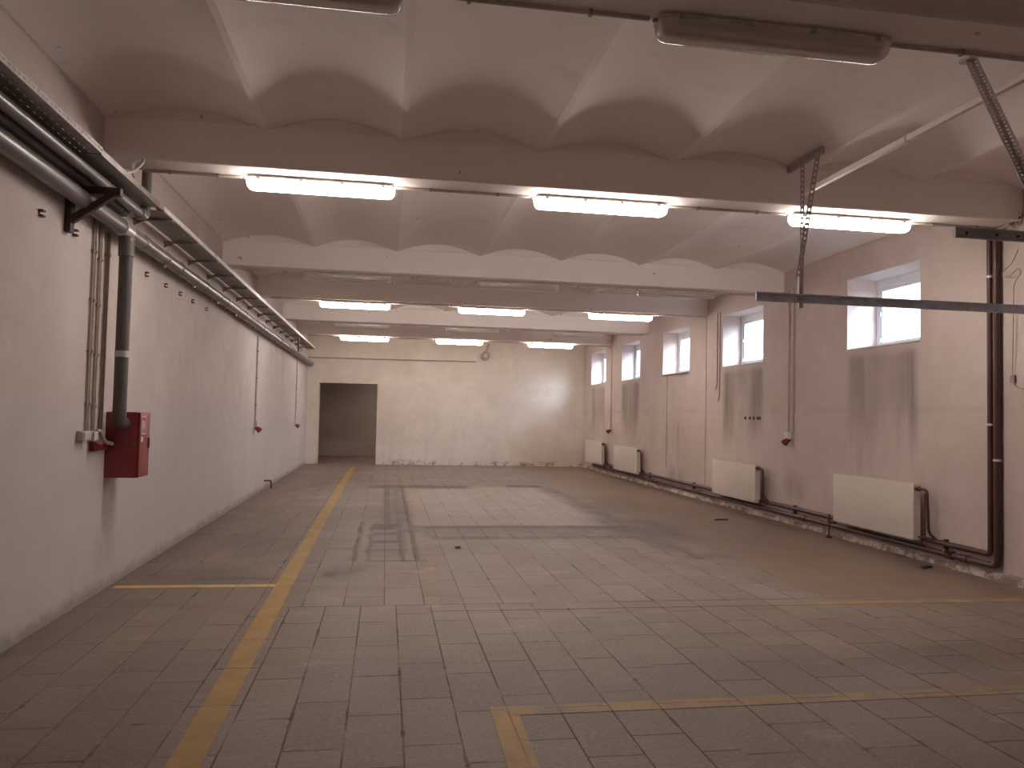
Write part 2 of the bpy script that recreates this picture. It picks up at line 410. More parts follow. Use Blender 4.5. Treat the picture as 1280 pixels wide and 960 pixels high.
def thing(name, loc, label, cat, group=None):
    o = bpy.data.objects.new(name, None); C.objects.link(o); o.location = loc
    o.empty_display_size = 0.1
    return tag(o, label, cat, group)
def struct(name, bm, mat, parent=None, label=None, cat=None):
    o = obj(name, bm, mat, parent, base=(0, 0, 0), sharp=0.3)
    if not parent: o['kind'] = 'structure'
    if label: o['label'] = label; o['category'] = cat
    return o
def copy_thing(root, loc, label, group=None):
    r = root.copy(); C.objects.link(r); r.location = loc; r['label'] = label
    if group: r['group'] = group
    for ch in list(root.children):
        c = ch.copy(); C.objects.link(c); c.parent = r
        for g in list(ch.children):
            d = g.copy(); C.objects.link(d); d.parent = c
    return r

# ------------------------------------------------------------------ the room
struct('floor', BX(XL - 0.4, XR + 0.6, YB - 0.3, 29.6, -0.2, 0.0), m_floor, label='worn grey-brown square tile floor with dark joints and yellow lines', cat='floor')
struct('wall_left', BX(XL - 0.4, XL, YB - 0.3, YF + 0.4, 0.0, ZT), m_wall_left, label='long stained off-white plaster wall carrying the pipes and red cabinet', cat='wall')
struct('wall_behind', BX(XL, XR, YB - 0.3, YB, 0.0, ZT), m_wall_left)

def wall_grid(x0, x1, ys, zs, holes, swap=False):
    """solid wall between x0 and x1 with rectangular holes; swap exchanges x and y"""
    bm = bmesh.new(); V = {}
    def P(d, a, z):
        k = (round(d, 4), round(a, 4), round(z, 4))
        if k not in V: V[k] = bm.verts.new((a, d, z) if swap else (d, a, z))
        return V[k]
    def solid(i, j):
        if i < 0 or j < 0 or i >= len(ys) - 1 or j >= len(zs) - 1: return False
        cy, cz = (ys[i] + ys[i + 1]) / 2, (zs[j] + zs[j + 1]) / 2
        return not any(a < cy < b and c < cz < d for a, b, c, d in holes)
    for i in range(len(ys) - 1):
        for j in range(len(zs) - 1):
            if not solid(i, j): continue
            a, b, c, d = ys[i], ys[i + 1], zs[j], zs[j + 1]
            for x in (x0, x1): bm.faces.new((P(x, a, c), P(x, b, c), P(x, b, d), P(x, a, d)))
            if not solid(i - 1, j): bm.faces.new((P(x0, a, c), P(x1, a, c), P(x1, a, d), P(x0, a, d)))
            if not solid(i + 1, j): bm.faces.new((P(x0, b, c), P(x1, b, c), P(x1, b, d), P(x0, b, d)))
            if not solid(i, j - 1): bm.faces.new((P(x0, a, c), P(x1, a, c), P(x1, b, c), P(x0, b, c)))
            if not solid(i, j + 1): bm.faces.new((P(x0, a, d), P(x1, a, d), P(x1, b, d), P(x0, b, d)))
    return bm
ys = [YB - 0.3]
for a, b in WIN: ys += [a, b]
ys += [YF + 0.4]
struct('wall_right', wall_grid(XR, XR + 0.58, ys, [0.0, WZ0, WZ1, ZT], [(a, b, WZ0, WZ1) for a, b in WIN]), m_wall_right, label='pinkish plaster wall with five high windows and sooty streaks', cat='wall')
DX0, DX1, DZ = -2.045, -0.27, 2.5
struct('wall_far', wall_grid(YF, YF + 0.4, [XL, DX0, DX1, XR], [0.0, DZ, ZT], [(DX0, DX1, 0.0, DZ)], swap=True), m_wall_far, label='cream plaster end wall with an open dark doorway', cat='wall')
# the unlit room behind the doorway
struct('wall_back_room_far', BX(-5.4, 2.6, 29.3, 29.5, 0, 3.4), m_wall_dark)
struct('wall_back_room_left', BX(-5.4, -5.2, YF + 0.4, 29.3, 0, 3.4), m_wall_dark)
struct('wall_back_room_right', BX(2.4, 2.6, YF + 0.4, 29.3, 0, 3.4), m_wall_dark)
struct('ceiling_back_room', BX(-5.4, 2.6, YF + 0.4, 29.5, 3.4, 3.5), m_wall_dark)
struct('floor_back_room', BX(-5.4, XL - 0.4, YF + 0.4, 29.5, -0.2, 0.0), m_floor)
# wall pieces of the back room beside the main room
bm = bmesh.new(); box(bm, -5.4, XL - 0.4, YF + 0.2, YF + 0.4, 0, 3.5)
struct('wall_back_room_near', bm, m_wall_dark)

# vaulted ceiling: shallow brick caps springing from joists along the room
poly = []
for a, b in zip(SPRING, SPRING[1:]):
    poly.append((a, ZS)); poly.append((a + 0.025, ZS))
    N = 14
    for k in range(1, N):
        t = k / N; X = a + 0.025 + (b - a - 0.05) * t
        poly.append((X, ZS + RISE * 4 * t * (1 - t)))
    poly.append((b - 0.025, ZS))
poly.append((XR, ZS)); 
poly = [p for i, p in enumerate(poly) if i == 0 or (abs(p[0] - poly[i - 1][0]) > 1e-5)]
bm = bmesh.new()
lowA = [bm.verts.new((px, YB, pz)) for px, pz in poly]; lowB = [bm.verts.new((px, YF, pz)) for px, pz in poly]
topA = [bm.verts.new((px, YB, ZT)) for px, pz in poly]; topB = [bm.verts.new((px, YF, ZT)) for px, pz in poly]
for i in range(len(poly) - 1):
    f = bm.faces.new((lowA[i], lowA[i + 1], lowB[i + 1], lowB[i])); f.smooth = True
    bm.faces.new((topA[i], topB[i], topB[i + 1], topA[i + 1]))
    bm.faces.new((lowA[i], topA[i], topA[i + 1], lowA[i + 1])); bm.faces.new((lowB[i], lowB[i + 1], topB[i + 1], topB[i]))
bm.faces.new((lowA[0], lowB[0], topB[0], topA[0])); bm.faces.new((lowA[-1], topA[-1], topB[-1], lowB[-1]))
struct('ceiling', bm, m_ceiling, label='whitewashed ceiling of shallow vaults between cross beams', cat='ceiling')

words = ['beam nearest the camera', 'beam above the nearest glowing lamps', 'beam above the first unlit far lamps', 'beam above the middle glowing row', 'beam between the two farthest glowing rows', 'beam nearest the end wall']
for i, yn in enumerate(BEAM_NEAR):
    bm = bmesh.new()
    prof = [(yn + 0.012, BEAM_Z), (yn + BEAM_W - 0.012, BEAM_Z), (yn + BEAM_W, BEAM_Z + 0.012), (yn + BEAM_W, 4.06), (yn + BEAM_W - 0.03, 4.075), (yn + BEAM_W - 0.03, 4.35), (yn + 0.03, 4.35), (yn + 0.03, 4.075), (yn, 4.06), (yn, BEAM_Z + 0.012)]
    prism(bm, prof, 'x', XL, XR)
    struct('beam', bm, m_beam, label='whitewashed cross ' + words[i], cat='beam')

# uneven plaster plinth along the window wall
bm = bmesh.new(); prevs = None; yy = YB
while yy < YF:
    w = 0.055 + random.uniform(-0.03, 0.03); h = 0.075 + random.uniform(-0.025, 0.02)
    ring = [bm.verts.new(p) for p in ((XR, yy, 0), (XR - w, yy, 0), (XR - w * 0.8, yy, h * 0.7), (XR - w * 0.3, yy, h), (XR, yy, h))]
    if prevs:
        for j in range(4): bm.faces.new((prevs[j], prevs[j + 1], ring[j + 1], ring[j]))
    else: bm.faces.new(ring)
    prevs = ring; yy += 0.22
bm.faces.new(prevs[::-1])
struct('baseboard_right', bm, m_plinth)

# ------------------------------------------------------------------ windows
for i, (a, b) in enumerate(WIN):
    xf = 6.80 if i == 0 else 6.72
    w = bpy.data.objects.new('window_%d' % (i + 1), None); C.objects.link(w); w.location = (xf, (a + b) / 2, WZ0)
    w['kind'] = 'structure'
    w['label'] = ['high window nearest the camera, crossed by the steel rail', 'second high window from the camera, above a radiator', 'middle high window with dark run-off lines below', 'fourth high window from the camera', 'high window nearest the end wall'][i]; w['category'] = 'window'
    bm = bmesh.new()
    za, zb = WZ0 + 0.02, WZ1
    box(bm, xf, xf + 0.07, a, b, zb - 0.10, zb); box(bm, xf, xf + 0.07, a, b, za - 0.02, za + 0.05)
    box(bm, xf, xf + 0.07, a, a + 0.06, za + 0.05, zb - 0.10); box(bm, xf, xf + 0.07, b - 0.06, b, za + 0.05, zb - 0.10)
    obj('window_frame', bm, m_winframe, w)
    bm = bmesh.new(); f0, f1, g0, g1 = a + 0.06, b - 0.06, za + 0.05, zb - 0.10
    box(bm, xf + 0.015, xf + 0.06, f0, f1, g1 - 0.05, g1); box(bm, xf + 0.015, xf + 0.06, f0, f1, g0, g0 + 0.05)
    box(bm, xf + 0.015, xf + 0.06, f0, f0 + 0.05, g0 + 0.05, g1 - 0.05); box(bm, xf + 0.015, xf + 0.06, f1 - 0.05, f1, g0 + 0.05, g1 - 0.05)
    sash = obj('window_sash', bm, m_winframe, w)
    obj('pane', BX(xf + 0.034, xf + 0.042, f0 + 0.045, f1 - 0.045, g0 + 0.045, g1 - 0.045), m_glass, sash)
    bm = bmesh.new()
    for yy in (b - 0.085,):
        box(bm, xf - 0.012, xf + 0.016, yy - 0.012, yy + 0.012, za + 0.10, za + 0.16); box(bm, xf - 0.012, xf + 0.016, yy - 0.012, yy + 0.012, (za + zb) / 2 - 0.02, (za + zb) / 2 + 0.04)
    obj('hinge', bm, m_greybox, sash)
    ex = 0.05 if i == 2 else 0.0
    obj('sill', BX(XR - 0.012 - ex, xf, a + 0.001, b - 0.001 + (0.06 if ex else 0), WZ0 - 0.004, WZ0 + 0.014), m_sill, w)

struct('ground_outside', BX(XR + 0.6, 60, -25, 60, 2.1, 2.3), m_ground)

# ------------------------------------------------------------------ fluorescent fixtures
def make_fixture(lit):
    L, UP = 1.32, 0.018
    root = thing('fluorescent_fixture', (0, 0, 0), '', 'ceiling light')
    def loft(bm, prof, ends):
        rings = []
        for xx, k, dz in ends:
            rings.append([bm.verts.new((xx, yy * k, UP + zz + dz * (1 if zz < -0.06 else 0))) for yy, zz in prof])
        for A, B in zip(rings, rings[1:]):
            for j in range(len(prof)):
                f = bm.faces.new((A[j], A[(j + 1) % len(prof)], B[(j + 1) % len(prof)], B[j])); f.smooth = True
        bm.faces.new(rings[0][::-1]); bm.faces.new(rings[-1])
    h = L / 2
    bm = bmesh.new()
    loft(bm, [(-0.075, -0.024), (-0.088, -0.034), (-0.089, -0.046), (0.083, -0.046), (0.082, -0.034), (0.07, -0.024)],
         [(-h + 0.0, 0.62, 0), (-h + 0.03, 0.9, 0), (-h + 0.07, 1, 0), (h - 0.07, 1, 0), (h - 0.03, 0.9, 0), (h, 0.62, 0)])
    obj('housing', bm, m_lamp_body, root, base=(0, 0, -0.046))
    bm = bmesh.new()
    prof = [(-0.079, -0.046), (-0.078, -0.07), (-0.074, -0.095), (-0.066, -0.118), (-0.05, -0.133), (-0.02, -0.138), (0.02, -0.138), (0.05, -0.133), (0.066, -0.118), (0.074, -0.095), (0.078, -0.07), (0.079, -0.046)]
    loft(bm, prof, [(-h + 0.004, 0.60, 0.05), (-h + 0.012, 0.74, 0.025), (-h + 0.03, 0.9, 0.008), (-h + 0.06, 0.98, 0), (-h + 0.09, 1, 0), (h - 0.09, 1, 0), (h - 0.06, 0.98, 0), (h - 0.03, 0.9, 0.008), (h - 0.012, 0.74, 0.025), (h - 0.004, 0.60, 0.05)])
    obj('diffuser', bm, m_lens_lit if lit else m_lens_off, root, base=(0, 0, -0.15), label='glowing white diffuser' if lit else 'dull unlit diffuser')
    if not lit:
        for yy in (-0.035, 0.035):
            obj('tube', TB([(-h + 0.06, yy, UP - 0.085), (h - 0.06, yy, UP - 0.085)], 0.013, 10), m_white, root)
    for xx in (-0.55, -0.18, 0.18, 0.55):
        for s in (-1, 1):
            obj('clip', BX(xx - 0.018, xx + 0.018, s * 0.086 - 0.006, s * 0.086 + 0.006, UP - 0.064, UP - 0.034, bevel=0.003), m_clip, root)
    for xx in (-0.42, 0.42):
        obj('mounting_bracket', BX(xx - 0.02, xx + 0.02, -0.05, 0.05, UP - 0.03, 0.0, bevel=0.003), m_galv, root)
    bm = bmesh.new(); lathe(bm, [(0, 0.018), (0.02, 0.018), (0.022, 0.012), (0.05, 0.012)], (-h + 0.03, 0, UP - 0.036), (-1, 0, 0), 12)
    obj('cable_gland', bm, m_conduit, root)
    return root
rows = [('unlit fluorescent fixture under the beam nearest the camera, ', False), ('glowing fluorescent fixture in the nearest glowing row, ', True), ('unlit fluorescent fixture in the first dark row beyond the nearest glowing row, ', False),
        ('glowing fluorescent fixture in the middle glowing row, ', True), ('unlit fluorescent fixture in the farthest dark row, ', False), ('glowing fluorescent fixture in the farthest glowing row, ', True)]
side_word = ['left of three', 'middle of three', 'right of three']
protos = {}
for r, (txt, lit) in enumerate(rows):
    for k, lx in enumerate(LAMP_X):
        if r == 0 and k == 2: continue
        loc = (lx, BEAM_NEAR[r] + 0.295, BEAM_Z)
        lab = txt + side_word[k]
        if r == 0: lab = ['unlit fluorescent fixture barely showing at the top edge above the room', 'large unlit fluorescent fixture under the beam nearest the camera'][k]
        grp = 'glowing fluorescent fixtures' if lit else 'unlit fluorescent fixtures'
        if lit not in protos:
            protos[lit] = make_fixture(lit); o = protos[lit]; o.location = loc; o['label'] = lab; o['group'] = grp
        else: copy_thing(protos[lit], loc, lab, grp)

# cable conduits along the beams, clipped beneath each
cw = ['beam nearest the camera', 'beam of the nearest glowing lamps', 'beam of the first dark far row', 'beam of the middle glowing row', 'beam of the farthest dark row', 'beam of the farthest glowing row']
for r, yn in enumerate(BEAM_NEAR):
    yc, zc = yn + (0.295 if r != 3 else 0.045), BEAM_Z - 0.0135
    t = thing('cable_conduit', (1.9, yc, BEAM_Z), 'thin painted conduit running under the ' + cw[r], 'conduit', 'conduits under the beams')
    ends = [XL + 0.25]
    if r != 3:
        for k, lx in enumerate(LAMP_X):
            if r == 0 and k == 2: continue
            ends += [lx - 0.70, lx + 0.67]
    ends.append(XR - 0.03)
    for q in range(0, len(ends), 2):
        obj('conduit_tube', TB([(ends[q], yc, zc), (ends[q + 1], yc, zc)], 0.0125, 8), m_conduit_cream, t)
        n = max(2, int((ends[q + 1] - ends[q]) / 0.8)); 
        for i in range(n):
            xx = ends[q] + (i + 0.5) * (ends[q + 1] - ends[q]) / n
            obj('clip', BX(xx - 0.01, xx + 0.01, yc - 0.018, yc + 0.018, zc - 0.016, BEAM_Z, bevel=0.003), m_conduit_brown if r != 3 else m_conduit_cream, t)

# trunking on the ridge between the two nearest beams
xt = 3.9
t = thing('cable_trunking', (xt, 5.3, 3.77), 'white square trunking running from the near beam to the lit lamp row', 'cable trunking')
obj('duct', BX(xt - 0.02, xt + 0.02, BEAM_NEAR[0] + BEAM_W, BEAM_NEAR[1], 3.775, 3.82, bevel=0.004), m_beam, t)
bm = BX(xt - 0.022, xt + 0.022, 5.29, 5.31, 3.773, 3.822)
obj('joint_cover', bm, m_conduit_cream, t)

# ------------------------------------------------------------------ pipes and tray on the left wall
# lower drain pipe, slightly falling
def zlow(y): return 3.165 - 0.0055 * (y - 3.0)
t = thing('drain_pipe', (-2.28, 12.0, zlow(12.0)), 'long grey plastic drain pipe running along the wall above the red cabinet', 'pipe')
obj('pipe_run', TB([(-2.28, 1.0, zlow(1.0)), (-2.28, 24.2, zlow(24.2))], 0.064, 20), m_pvc, t)
for yy in (7.62, 8.9, 10.1, 11.4, 12.8, 14.6, 17.0, 19.4, 21.8):
    bm = bmesh.new(); lathe(bm, [(-0.05, 0.066), (-0.045, 0.071), (0.045, 0.071), (0.05, 0.066)], (-2.28, yy, zlow(yy)), (0, 1, 0), 20)
    obj('coupling', bm, m_pvc, t)
for yy in (8.35, 9.6, 10.9, 12.2, 13.9, 16.4, 19.0, 22.4):
    bm = bmesh.new(); lathe(bm, [(-0.012, 0.067), (-0.012, 0.069), (0.012, 0.069), (0.012, 0.067)], (-2.28, yy, zlow(yy)), (0, 1, 0), 20)
    box(bm, XL, -2.33, yy - 0.012, yy + 0.012, zlow(yy) - 0.02, zlow(yy) + 0.02); box(bm, -2.29, -2.27, yy - 0.012, yy + 0.012, zlow(yy) - 0.10, zlow(yy) - 0.06)
    obj('clamp', bm, m_galv, t)
bm = bmesh.new(); lathe(bm, [(0, 0.064), (0.0, 0.08), (0.16, 0.08), (0.17, 0.07)], (-2.28, 24.1, zlow(24.1)), (0, 1, 0), 20)
obj('end_cap', bm, m_pvc, t)
YC = 7.085
XC = -2.25
bm = bmesh.new()
lathe(bm, [(-0.10, 0.068), (-0.095, 0.074), (0.095, 0.074), (0.10, 0.068)], (-2.28, YC, zlow(YC)), (0, 1, 0), 20)
tee = obj('tee_fitting', bm, m_pvc_light, t, label='shiny foil-wrapped tee')
# down pipe into the cabinet
t = thing('down_pipe', (XC, YC, 1.45), 'dark grey vertical pipe dropping from the drain pipe into the red cabinet', 'pipe')
obj('pipe_run', TB([(XC, YC, 1.56), (XC, YC, 3.06)], 0.055, 20), m_pvc_dark, t)
bm = bmesh.new(); lathe(bm, [(0, 0.056), (0.005, 0.064), (0.17, 0.064), (0.175, 0.056)], (XC, YC, 2.90), (0, 0, 1), 20)
obj('upper_sleeve', bm, m_pvc, t)
bm = bmesh.new(); lathe(bm, [(0, 0.056), (0, 0.058), (0.055, 0.058), (0.055, 0.056)], (XC, YC, 2.03), (0, 0, 1), 20)
obj('tape_band', bm, m_pvc_light, t, label='pale tape band')
obj('elbow', TB(bend([(XC, YC, 1.58), (XC, YC, 1.46), (XC, YC + 0.135, 1.46)], 0.09, 8), 0.057, 20), m_pvc_dark, t)

# upper pipe with an elbow going up behind the beam
XU, ZU = -2.19, 3.305
t = thing('upper_pipe', (XU, 5.0, ZU), 'grey pipe on the bracket that turns up into the ceiling behind the beam', 'pipe')
obj('pipe_run', TB(bend([(XU, 1.0, ZU), (XU, 7.36, ZU + 0.01), (XU, 7.36, 4.02)], 0.10, 8), 0.042, 18), m_pvc, t)
bm = bmesh.new(); lathe(bm, [(-0.05, 0.043), (-0.045, 0.05), (0.04, 0.05), (0.045, 0.043)], (XU, 7.22, ZU + 0.01), (0, 1, 0), 18)
obj('elbow_socket', bm, m_pvc, t)
bm = bmesh.new(); lathe(bm, [(0.0, 0.043), (0.0, 0.05), (0.08, 0.05), (0.08, 0.043)], (XU, 7.36, ZU + 0.13), (0, 0, 1), 18)
obj('riser_socket', bm, m_pvc_light, t)
bm = bmesh.new(); lathe(bm, [(-0.01, 0.043), (-0.01, 0.045), (0.01, 0.045), (0.01, 0.043)], (XU, 6.35, ZU), (0, 1, 0), 18)
obj('joint_ring', bm, m_pvc_light, t)
# capped pipe between them, shade put into its dark plastic colour
t = thing('capped_pipe', (-2.295, 4.5, 3.30), 'dark pipe between the other two, ending in a rounded cap past the bracket', 'pipe')
obj('pipe_run', TB([(-2.295, 1.0, 3.305), (-2.295, 7.1, 3.305)], 0.05, 18), m_pvc_dark, t)
bm = bmesh.new(); lathe(bm, [(0, 0.05), (0.0, 0.054), (0.10, 0.054), (0.135, 0.045), (0.15, 0.025), (0.153, 0.0)], (-2.295, 7.0, 3.305), (0, 1, 0), 18)
obj('end_cap', bm, m_pvc_dark, t)

# rust brown triangular bracket
YBk = 6.2
t = thing('wall_bracket', (XL, YBk, 2.93), 'rusty brown triangular wall bracket carrying the pipes', 'bracket')
obj('wall_plate', BX(XL, XL + 0.045, YBk - 0.035, YBk + 0.035, 2.90, 3.255), m_rust, t)
obj('arm', BX(XL + 0.045, -2.02, YBk - 0.03, YBk + 0.03, 3.195, 3.252), m_rust, t)
bm = bmesh.new(); prism(bm, [(XL + 0.045, 2.965), (XL + 0.045, 3.035), (-2.13, 3.195), (-2.055, 3.195)], 'y', YBk - 0.02, YBk + 0.02)
obj('diagonal_brace', bm, m_rust, t)

# perforated cable tray, near length
def slotted(bm, u0, u1, v0, v1, thick, pitch, slot, vs, place):
    """a strip with rows of slots: place(u, v, w) gives world points; vs = list of (v centre, half height)"""
    def q(a, b, c, d):
        p = [place(a, c, 0), place(b, c, 0), place(b, d, 0), place(a, d, 0), place(a, c, thick), place(b, c, thick), place(b, d, thick), place(a, d, thick)]
        v = [bm.verts.new(k) for k in p]
        for f in ((0, 3, 2, 1), (4, 5, 6, 7), (0, 1, 5, 4), (1, 2, 6, 5), (2, 3, 7, 6), (3, 0, 4, 7)): bm.faces.new([v[i] for i in f])
    edges = [v0]
    for c, h in vs: edges += [c - h, c + h]
    edges.append(v1)
    for k in range(0, len(edges), 2): q(u0, u1, edges[k], edges[k + 1])
    for c, h in vs:
        u = u0
        while u < u1 - 1e-6:
            e = min(u + pitch - slot, u1); q(u, e, c - h, c + h); u += pitch
TX0, TX1, TZ = -2.36, -2.05, 3.405
t = thing('cable_tray', (-2.2, 3.6, TZ), 'near length of perforated cable tray with a bright slotted edge', 'cable tray')
bm = bmesh.new()
slotted(bm, 1.0, 5.87, TX0, TX1, 0.004, 0.09, 0.04, [(TX0 + 0.05, 0.004), (TX0 + 0.11, 0.004), (TX0 + 0.17, 0.004), (TX0 + 0.23, 0.004)], lambda u, v, w: (v, u, TZ + w))
obj('tray_bottom', bm, m_galv, t)
bm = bmesh.new(); slotted(bm, 1.0, 5.87, TZ + 0.004, TZ + 0.046, 0.003, 0.06, 0.03, [(TZ + 0.025, 0.007)], lambda u, v, w: (TX1 + w - 0.003, u, v))
obj('tray_side', bm, m_galv_pale, t)
bm = bmesh.new(); slotted(bm, 1.0, 5.87, TZ + 0.004, TZ + 0.046, 0.003, 0.06, 0.03, [(TZ + 0.025, 0.007)], lambda u, v, w: (TX0 + w, u, v))
obj('tray_side', bm, m_galv, t)
bm = BX(TX0 + 0.03, TX1 - 0.004, 5.86, 7.30, TZ - 0.006, TZ - 0.0005); box(bm, TX1 - 0.007, TX1 - 0.004, 5.872, 7.30, TZ - 0.0005, TZ + 0.04)
obj('plain_section', bm, m_galv, t)
bm = bmesh.new()
for k, (xx, rr) in enumerate(((-2.285, 0.014), (-2.252, 0.009), (-2.115, 0.014), (-2.085, 0.010))):
    pts = [(xx + random.uniform(-0.005, 0.005), 1.0 + 0.5 * i, TZ + 0.006 + rr + random.uniform(0, 0.004)) for i in range(40)]
    tube(bm, pts, rr, 8)
tag(obj('cable_bundle', bm, m_conduit_brown), 'bundle of cables lying in the wall cable trays', 'cables')
# far length on wall brackets
t = thing('cable_tray', (-2.2, 15.0, TZ - 0.02), 'far length of cable tray receding on brackets to the end wall', 'cable tray')
obj('tray_bottom', BX(TX0 + 0.055, TX1, 7.42, 22.9, TZ - 0.012, TZ - 0.002), m_galv, t)
obj('tray_side', BX(TX1 - 0.003, TX1, 7.42, 22.9, TZ - 0.002, TZ + 0.042), m_galv_pale, t)
obj('tray_side', BX(TX0 + 0.055, TX0 + 0.058, 7.42, 22.9, TZ - 0.002, TZ + 0.045), m_galv, t)
yy = 7.72
while yy < 22.9:
    bm = bmesh.new()
    box(bm, XL, TX1 + 0.0, yy - 0.02, yy + 0.02, TZ - 0.034, TZ - 0.0125)
    prism(bm, [(XL, TZ - 0.034), (XL + 0.10, TZ - 0.034), (XL, TZ - 0.085)], 'y', yy - 0.006, yy + 0.006)
    obj('tray_bracket', bm, m_galv, t); yy += 1.02
bm = TB(bend([(-2.10, 6.4, TZ + 0.03), (-2.08, 6.62, TZ + 0.10), (-2.03, 6.72, TZ + 0.22), (-2.06, 6.82, TZ + 0.29), (-2.16, 6.84, TZ + 0.24), (-2.12, 6.8, TZ + 0.08)], 0.08), 0.012, 8)
tag(obj('cable_loop', bm, m_white), 'pale cable loop rising from the tray beside the near beam', 'cable')
# hook, rod and curl of strap near the far end of the tray
t = thing('hanging_strap', (-2.12, 19.2, 3.0), 'dark strap hanging from the tray near the end wall', 'strap')
obj('strap', BX(-2.14, -2.10, 19.18, 19.22, 3.05, TZ - 0.0125), m_pvc_dark, t)
bm = TB([(-2.12 + 0.07 * math.cos(a), 19.3, 3.10 + 0.06 * math.sin(a)) for a in [k * PI / 8 for k in range(-6, 8)]], 0.012, 8)
obj('ring', bm, m_pvc_light, t)

# thin pipe across the far wall
t = thing('steel_pipe', (0.25, YF - 0.03, 3.28), 'thin dark pipe fixed level across the end wall above the doorway', 'pipe')
obj('pipe_run', TB([(XL + 0.02, YF - 0.03, 3.27), (2.8, YF - 0.03, 3.30)], 0.018, 10), m_conduit_brown, t)
for xx in (-1.5, 0.0, 1.5, 2.7):
    zc = 3.27 + 0.03 * (xx - XL) / 5.17
    obj('clip', BX(xx - 0.012, xx + 0.012, YF - 0.05, YF, zc - 0.02, zc + 0.02), m_conduit_brown, t)
# horn on the far wall
hx, hz = 3.10, 3.56
t = thing('alarm_horn', (hx, YF, hz), 'small grey round horn on a bracket high on the end wall', 'horn')
bm = bmesh.new(); prism(bm, [(hx - 0.03, hz), (hx + 0.03, hz), (hx + 0.14, hz + 0.32), (hx + 0.05, hz + 0.32)], 'y', YF - 0.05, YF)
obj('bracket', bm, m_conduit, t)
bm = bmesh.new(); lathe(bm, [(0, 0.10), (0.03, 0.125), (0.10, 0.13), (0.13, 0.11), (0.145, 0.06), (0.15, 0.0)], (hx - 0.02, YF - 0.05, hz - 0.06), (0, -1, 0), 18)
obj('horn_bell', bm, m_conduit, t)
bm = bmesh.new(); lathe(bm, [(0, 0.045), (0.05, 0.04), (0.06, 0.0)], (hx - 0.02, YF - 0.15, hz - 0.06), (0, -1, 0), 12)
obj('horn_centre', bm, m_conduit_cream, t)

# small hooks on the left wall
hk = [5.76, 6.35, 8.15, 8.83, 9.42, 10.02, 10.76]
hw = ['nearest hook, left of the rusty bracket', 'hook just below the rusty bracket', 'first hook past the vertical pipe', 'second hook past the vertical pipe', 'third hook past the vertical pipe', 'fourth hook past the vertical pipe', 'last hook past the vertical pipe']
hz_ = 2.93
for k, yy in enumerate(hk):
    bm = bmesh.new(); s = 0.024 if k < 3 else 0.021
    box(bm, XL, XL + 0.006, yy - s, yy - s + 0.018, hz_ - s, hz_ + s)
    box(bm, XL, XL + 0.03, yy - s, yy + s, hz_ + s * 0.5, hz_ + s); box(bm, XL, XL + 0.03, yy - s, yy + s, hz_ - s, hz_ - s * 0.5)
    tag(obj('wall_hook', bm, m_rust), 'small dark wall clip, ' + hw[k], 'hook', 'clips along the left wall')

# ------------------------------------------------------------------ red cabinet group
CX1, CY0, CY1, CZ0, CZ1 = -2.115, 7.215, 7.50, 0.985, 1.56
t = thing('fire_hose_cabinet', ((XL + CX1) / 2, (CY0 + CY1) / 2, CZ0), 'red steel fire hose cabinet on the wall under the vertical pipe', 'fire cabinet')
obj('body', BX(XL, CX1 - 0.022, CY0, CY1, CZ0, CZ1, bevel=0.006), m_red, t)
d = obj('door', BX(CX1 - 0.02, CX1, CY0 + 0.002, CY1 - 0.002, CZ0 + 0.003, CZ1 - 0.003, bevel=0.005), m_red, t)
bm = bmesh.new(); box(bm, CX1, CX1 + 0.012, CY1 - 0.05, CY1 - 0.03, 1.24, 1.33)
obj('door_pull', bm, m_red, d)
for zz in (1.06, 1.46):
    bm = bmesh.new(); tube(bm, [(CX1 - 0.004, CY0 + 0.004, zz), (CX1 - 0.004, CY0 + 0.004, zz + 0.05)], 0.006, 8)
    obj('hinge', bm, m_red, d)
# sign: white-bordered red square with a hose reel pictogram, small white tag beneath
sx = CX1 + 0.0012; a0, a1, b0, b1 = CY0 + 0.035, CY0 + 0.165, 1.365, 1.525
obj('sign_field', BX(CX1, CX1 + 0.0008, a0, a1, b0, b1), m_red, d)
bm = bmesh.new()
for q in ((a0, a1, b0, b0 + 0.010), (a0, a1, b1 - 0.010, b1), (a0, a0 + 0.009, b0, b1), (a1 - 0.009, a1, b0, b1)): box(bm, CX1 + 0.0008, CX1 + 0.0016, *q)
obj('sign_border', bm, m_white, d, label='white sign border')
bm = bmesh.new(); cy, cz = a0 + 0.052, (b0 + b1) / 2 + 0.012
def ringpoly(bm, cy, cz, r0, r1, n=20):
    A = [bm.verts.new((sx, cy + r0 * math.cos(2 * PI * k / n), cz + r0 * math.sin(2 * PI * k / n))) for k in range(n)]
    B = [bm.verts.new((sx, cy + r1 * math.cos(2 * PI * k / n), cz + r1 * math.sin(2 * PI * k / n))) for k in range(n)]
    for k in range(n): bm.faces.new((A[k], A[(k + 1) % n], B[(k + 1) % n], B[k]))
ringpoly(bm, cy, cz, 0.018, 0.034); ringpoly(bm, cy, cz, 0.001, 0.008)
box(bm, sx - 0.0003, sx + 0.0003, cy - 0.008, cy + 0.006, b0 + 0.022, cz - 0.03); box(bm, sx - 0.0003, sx + 0.0003, cy + 0.034, cy + 0.045, b0 + 0.035, cz + 0.01)
obj('sign_pictogram', bm, m_white, d, label='white hose reel pictogram')
obj('tag', BX(CX1, CX1 + 0.001, a0 + 0.0, a0 + 0.05, 1.30, 1.345), m_white, d, label='small white tag')

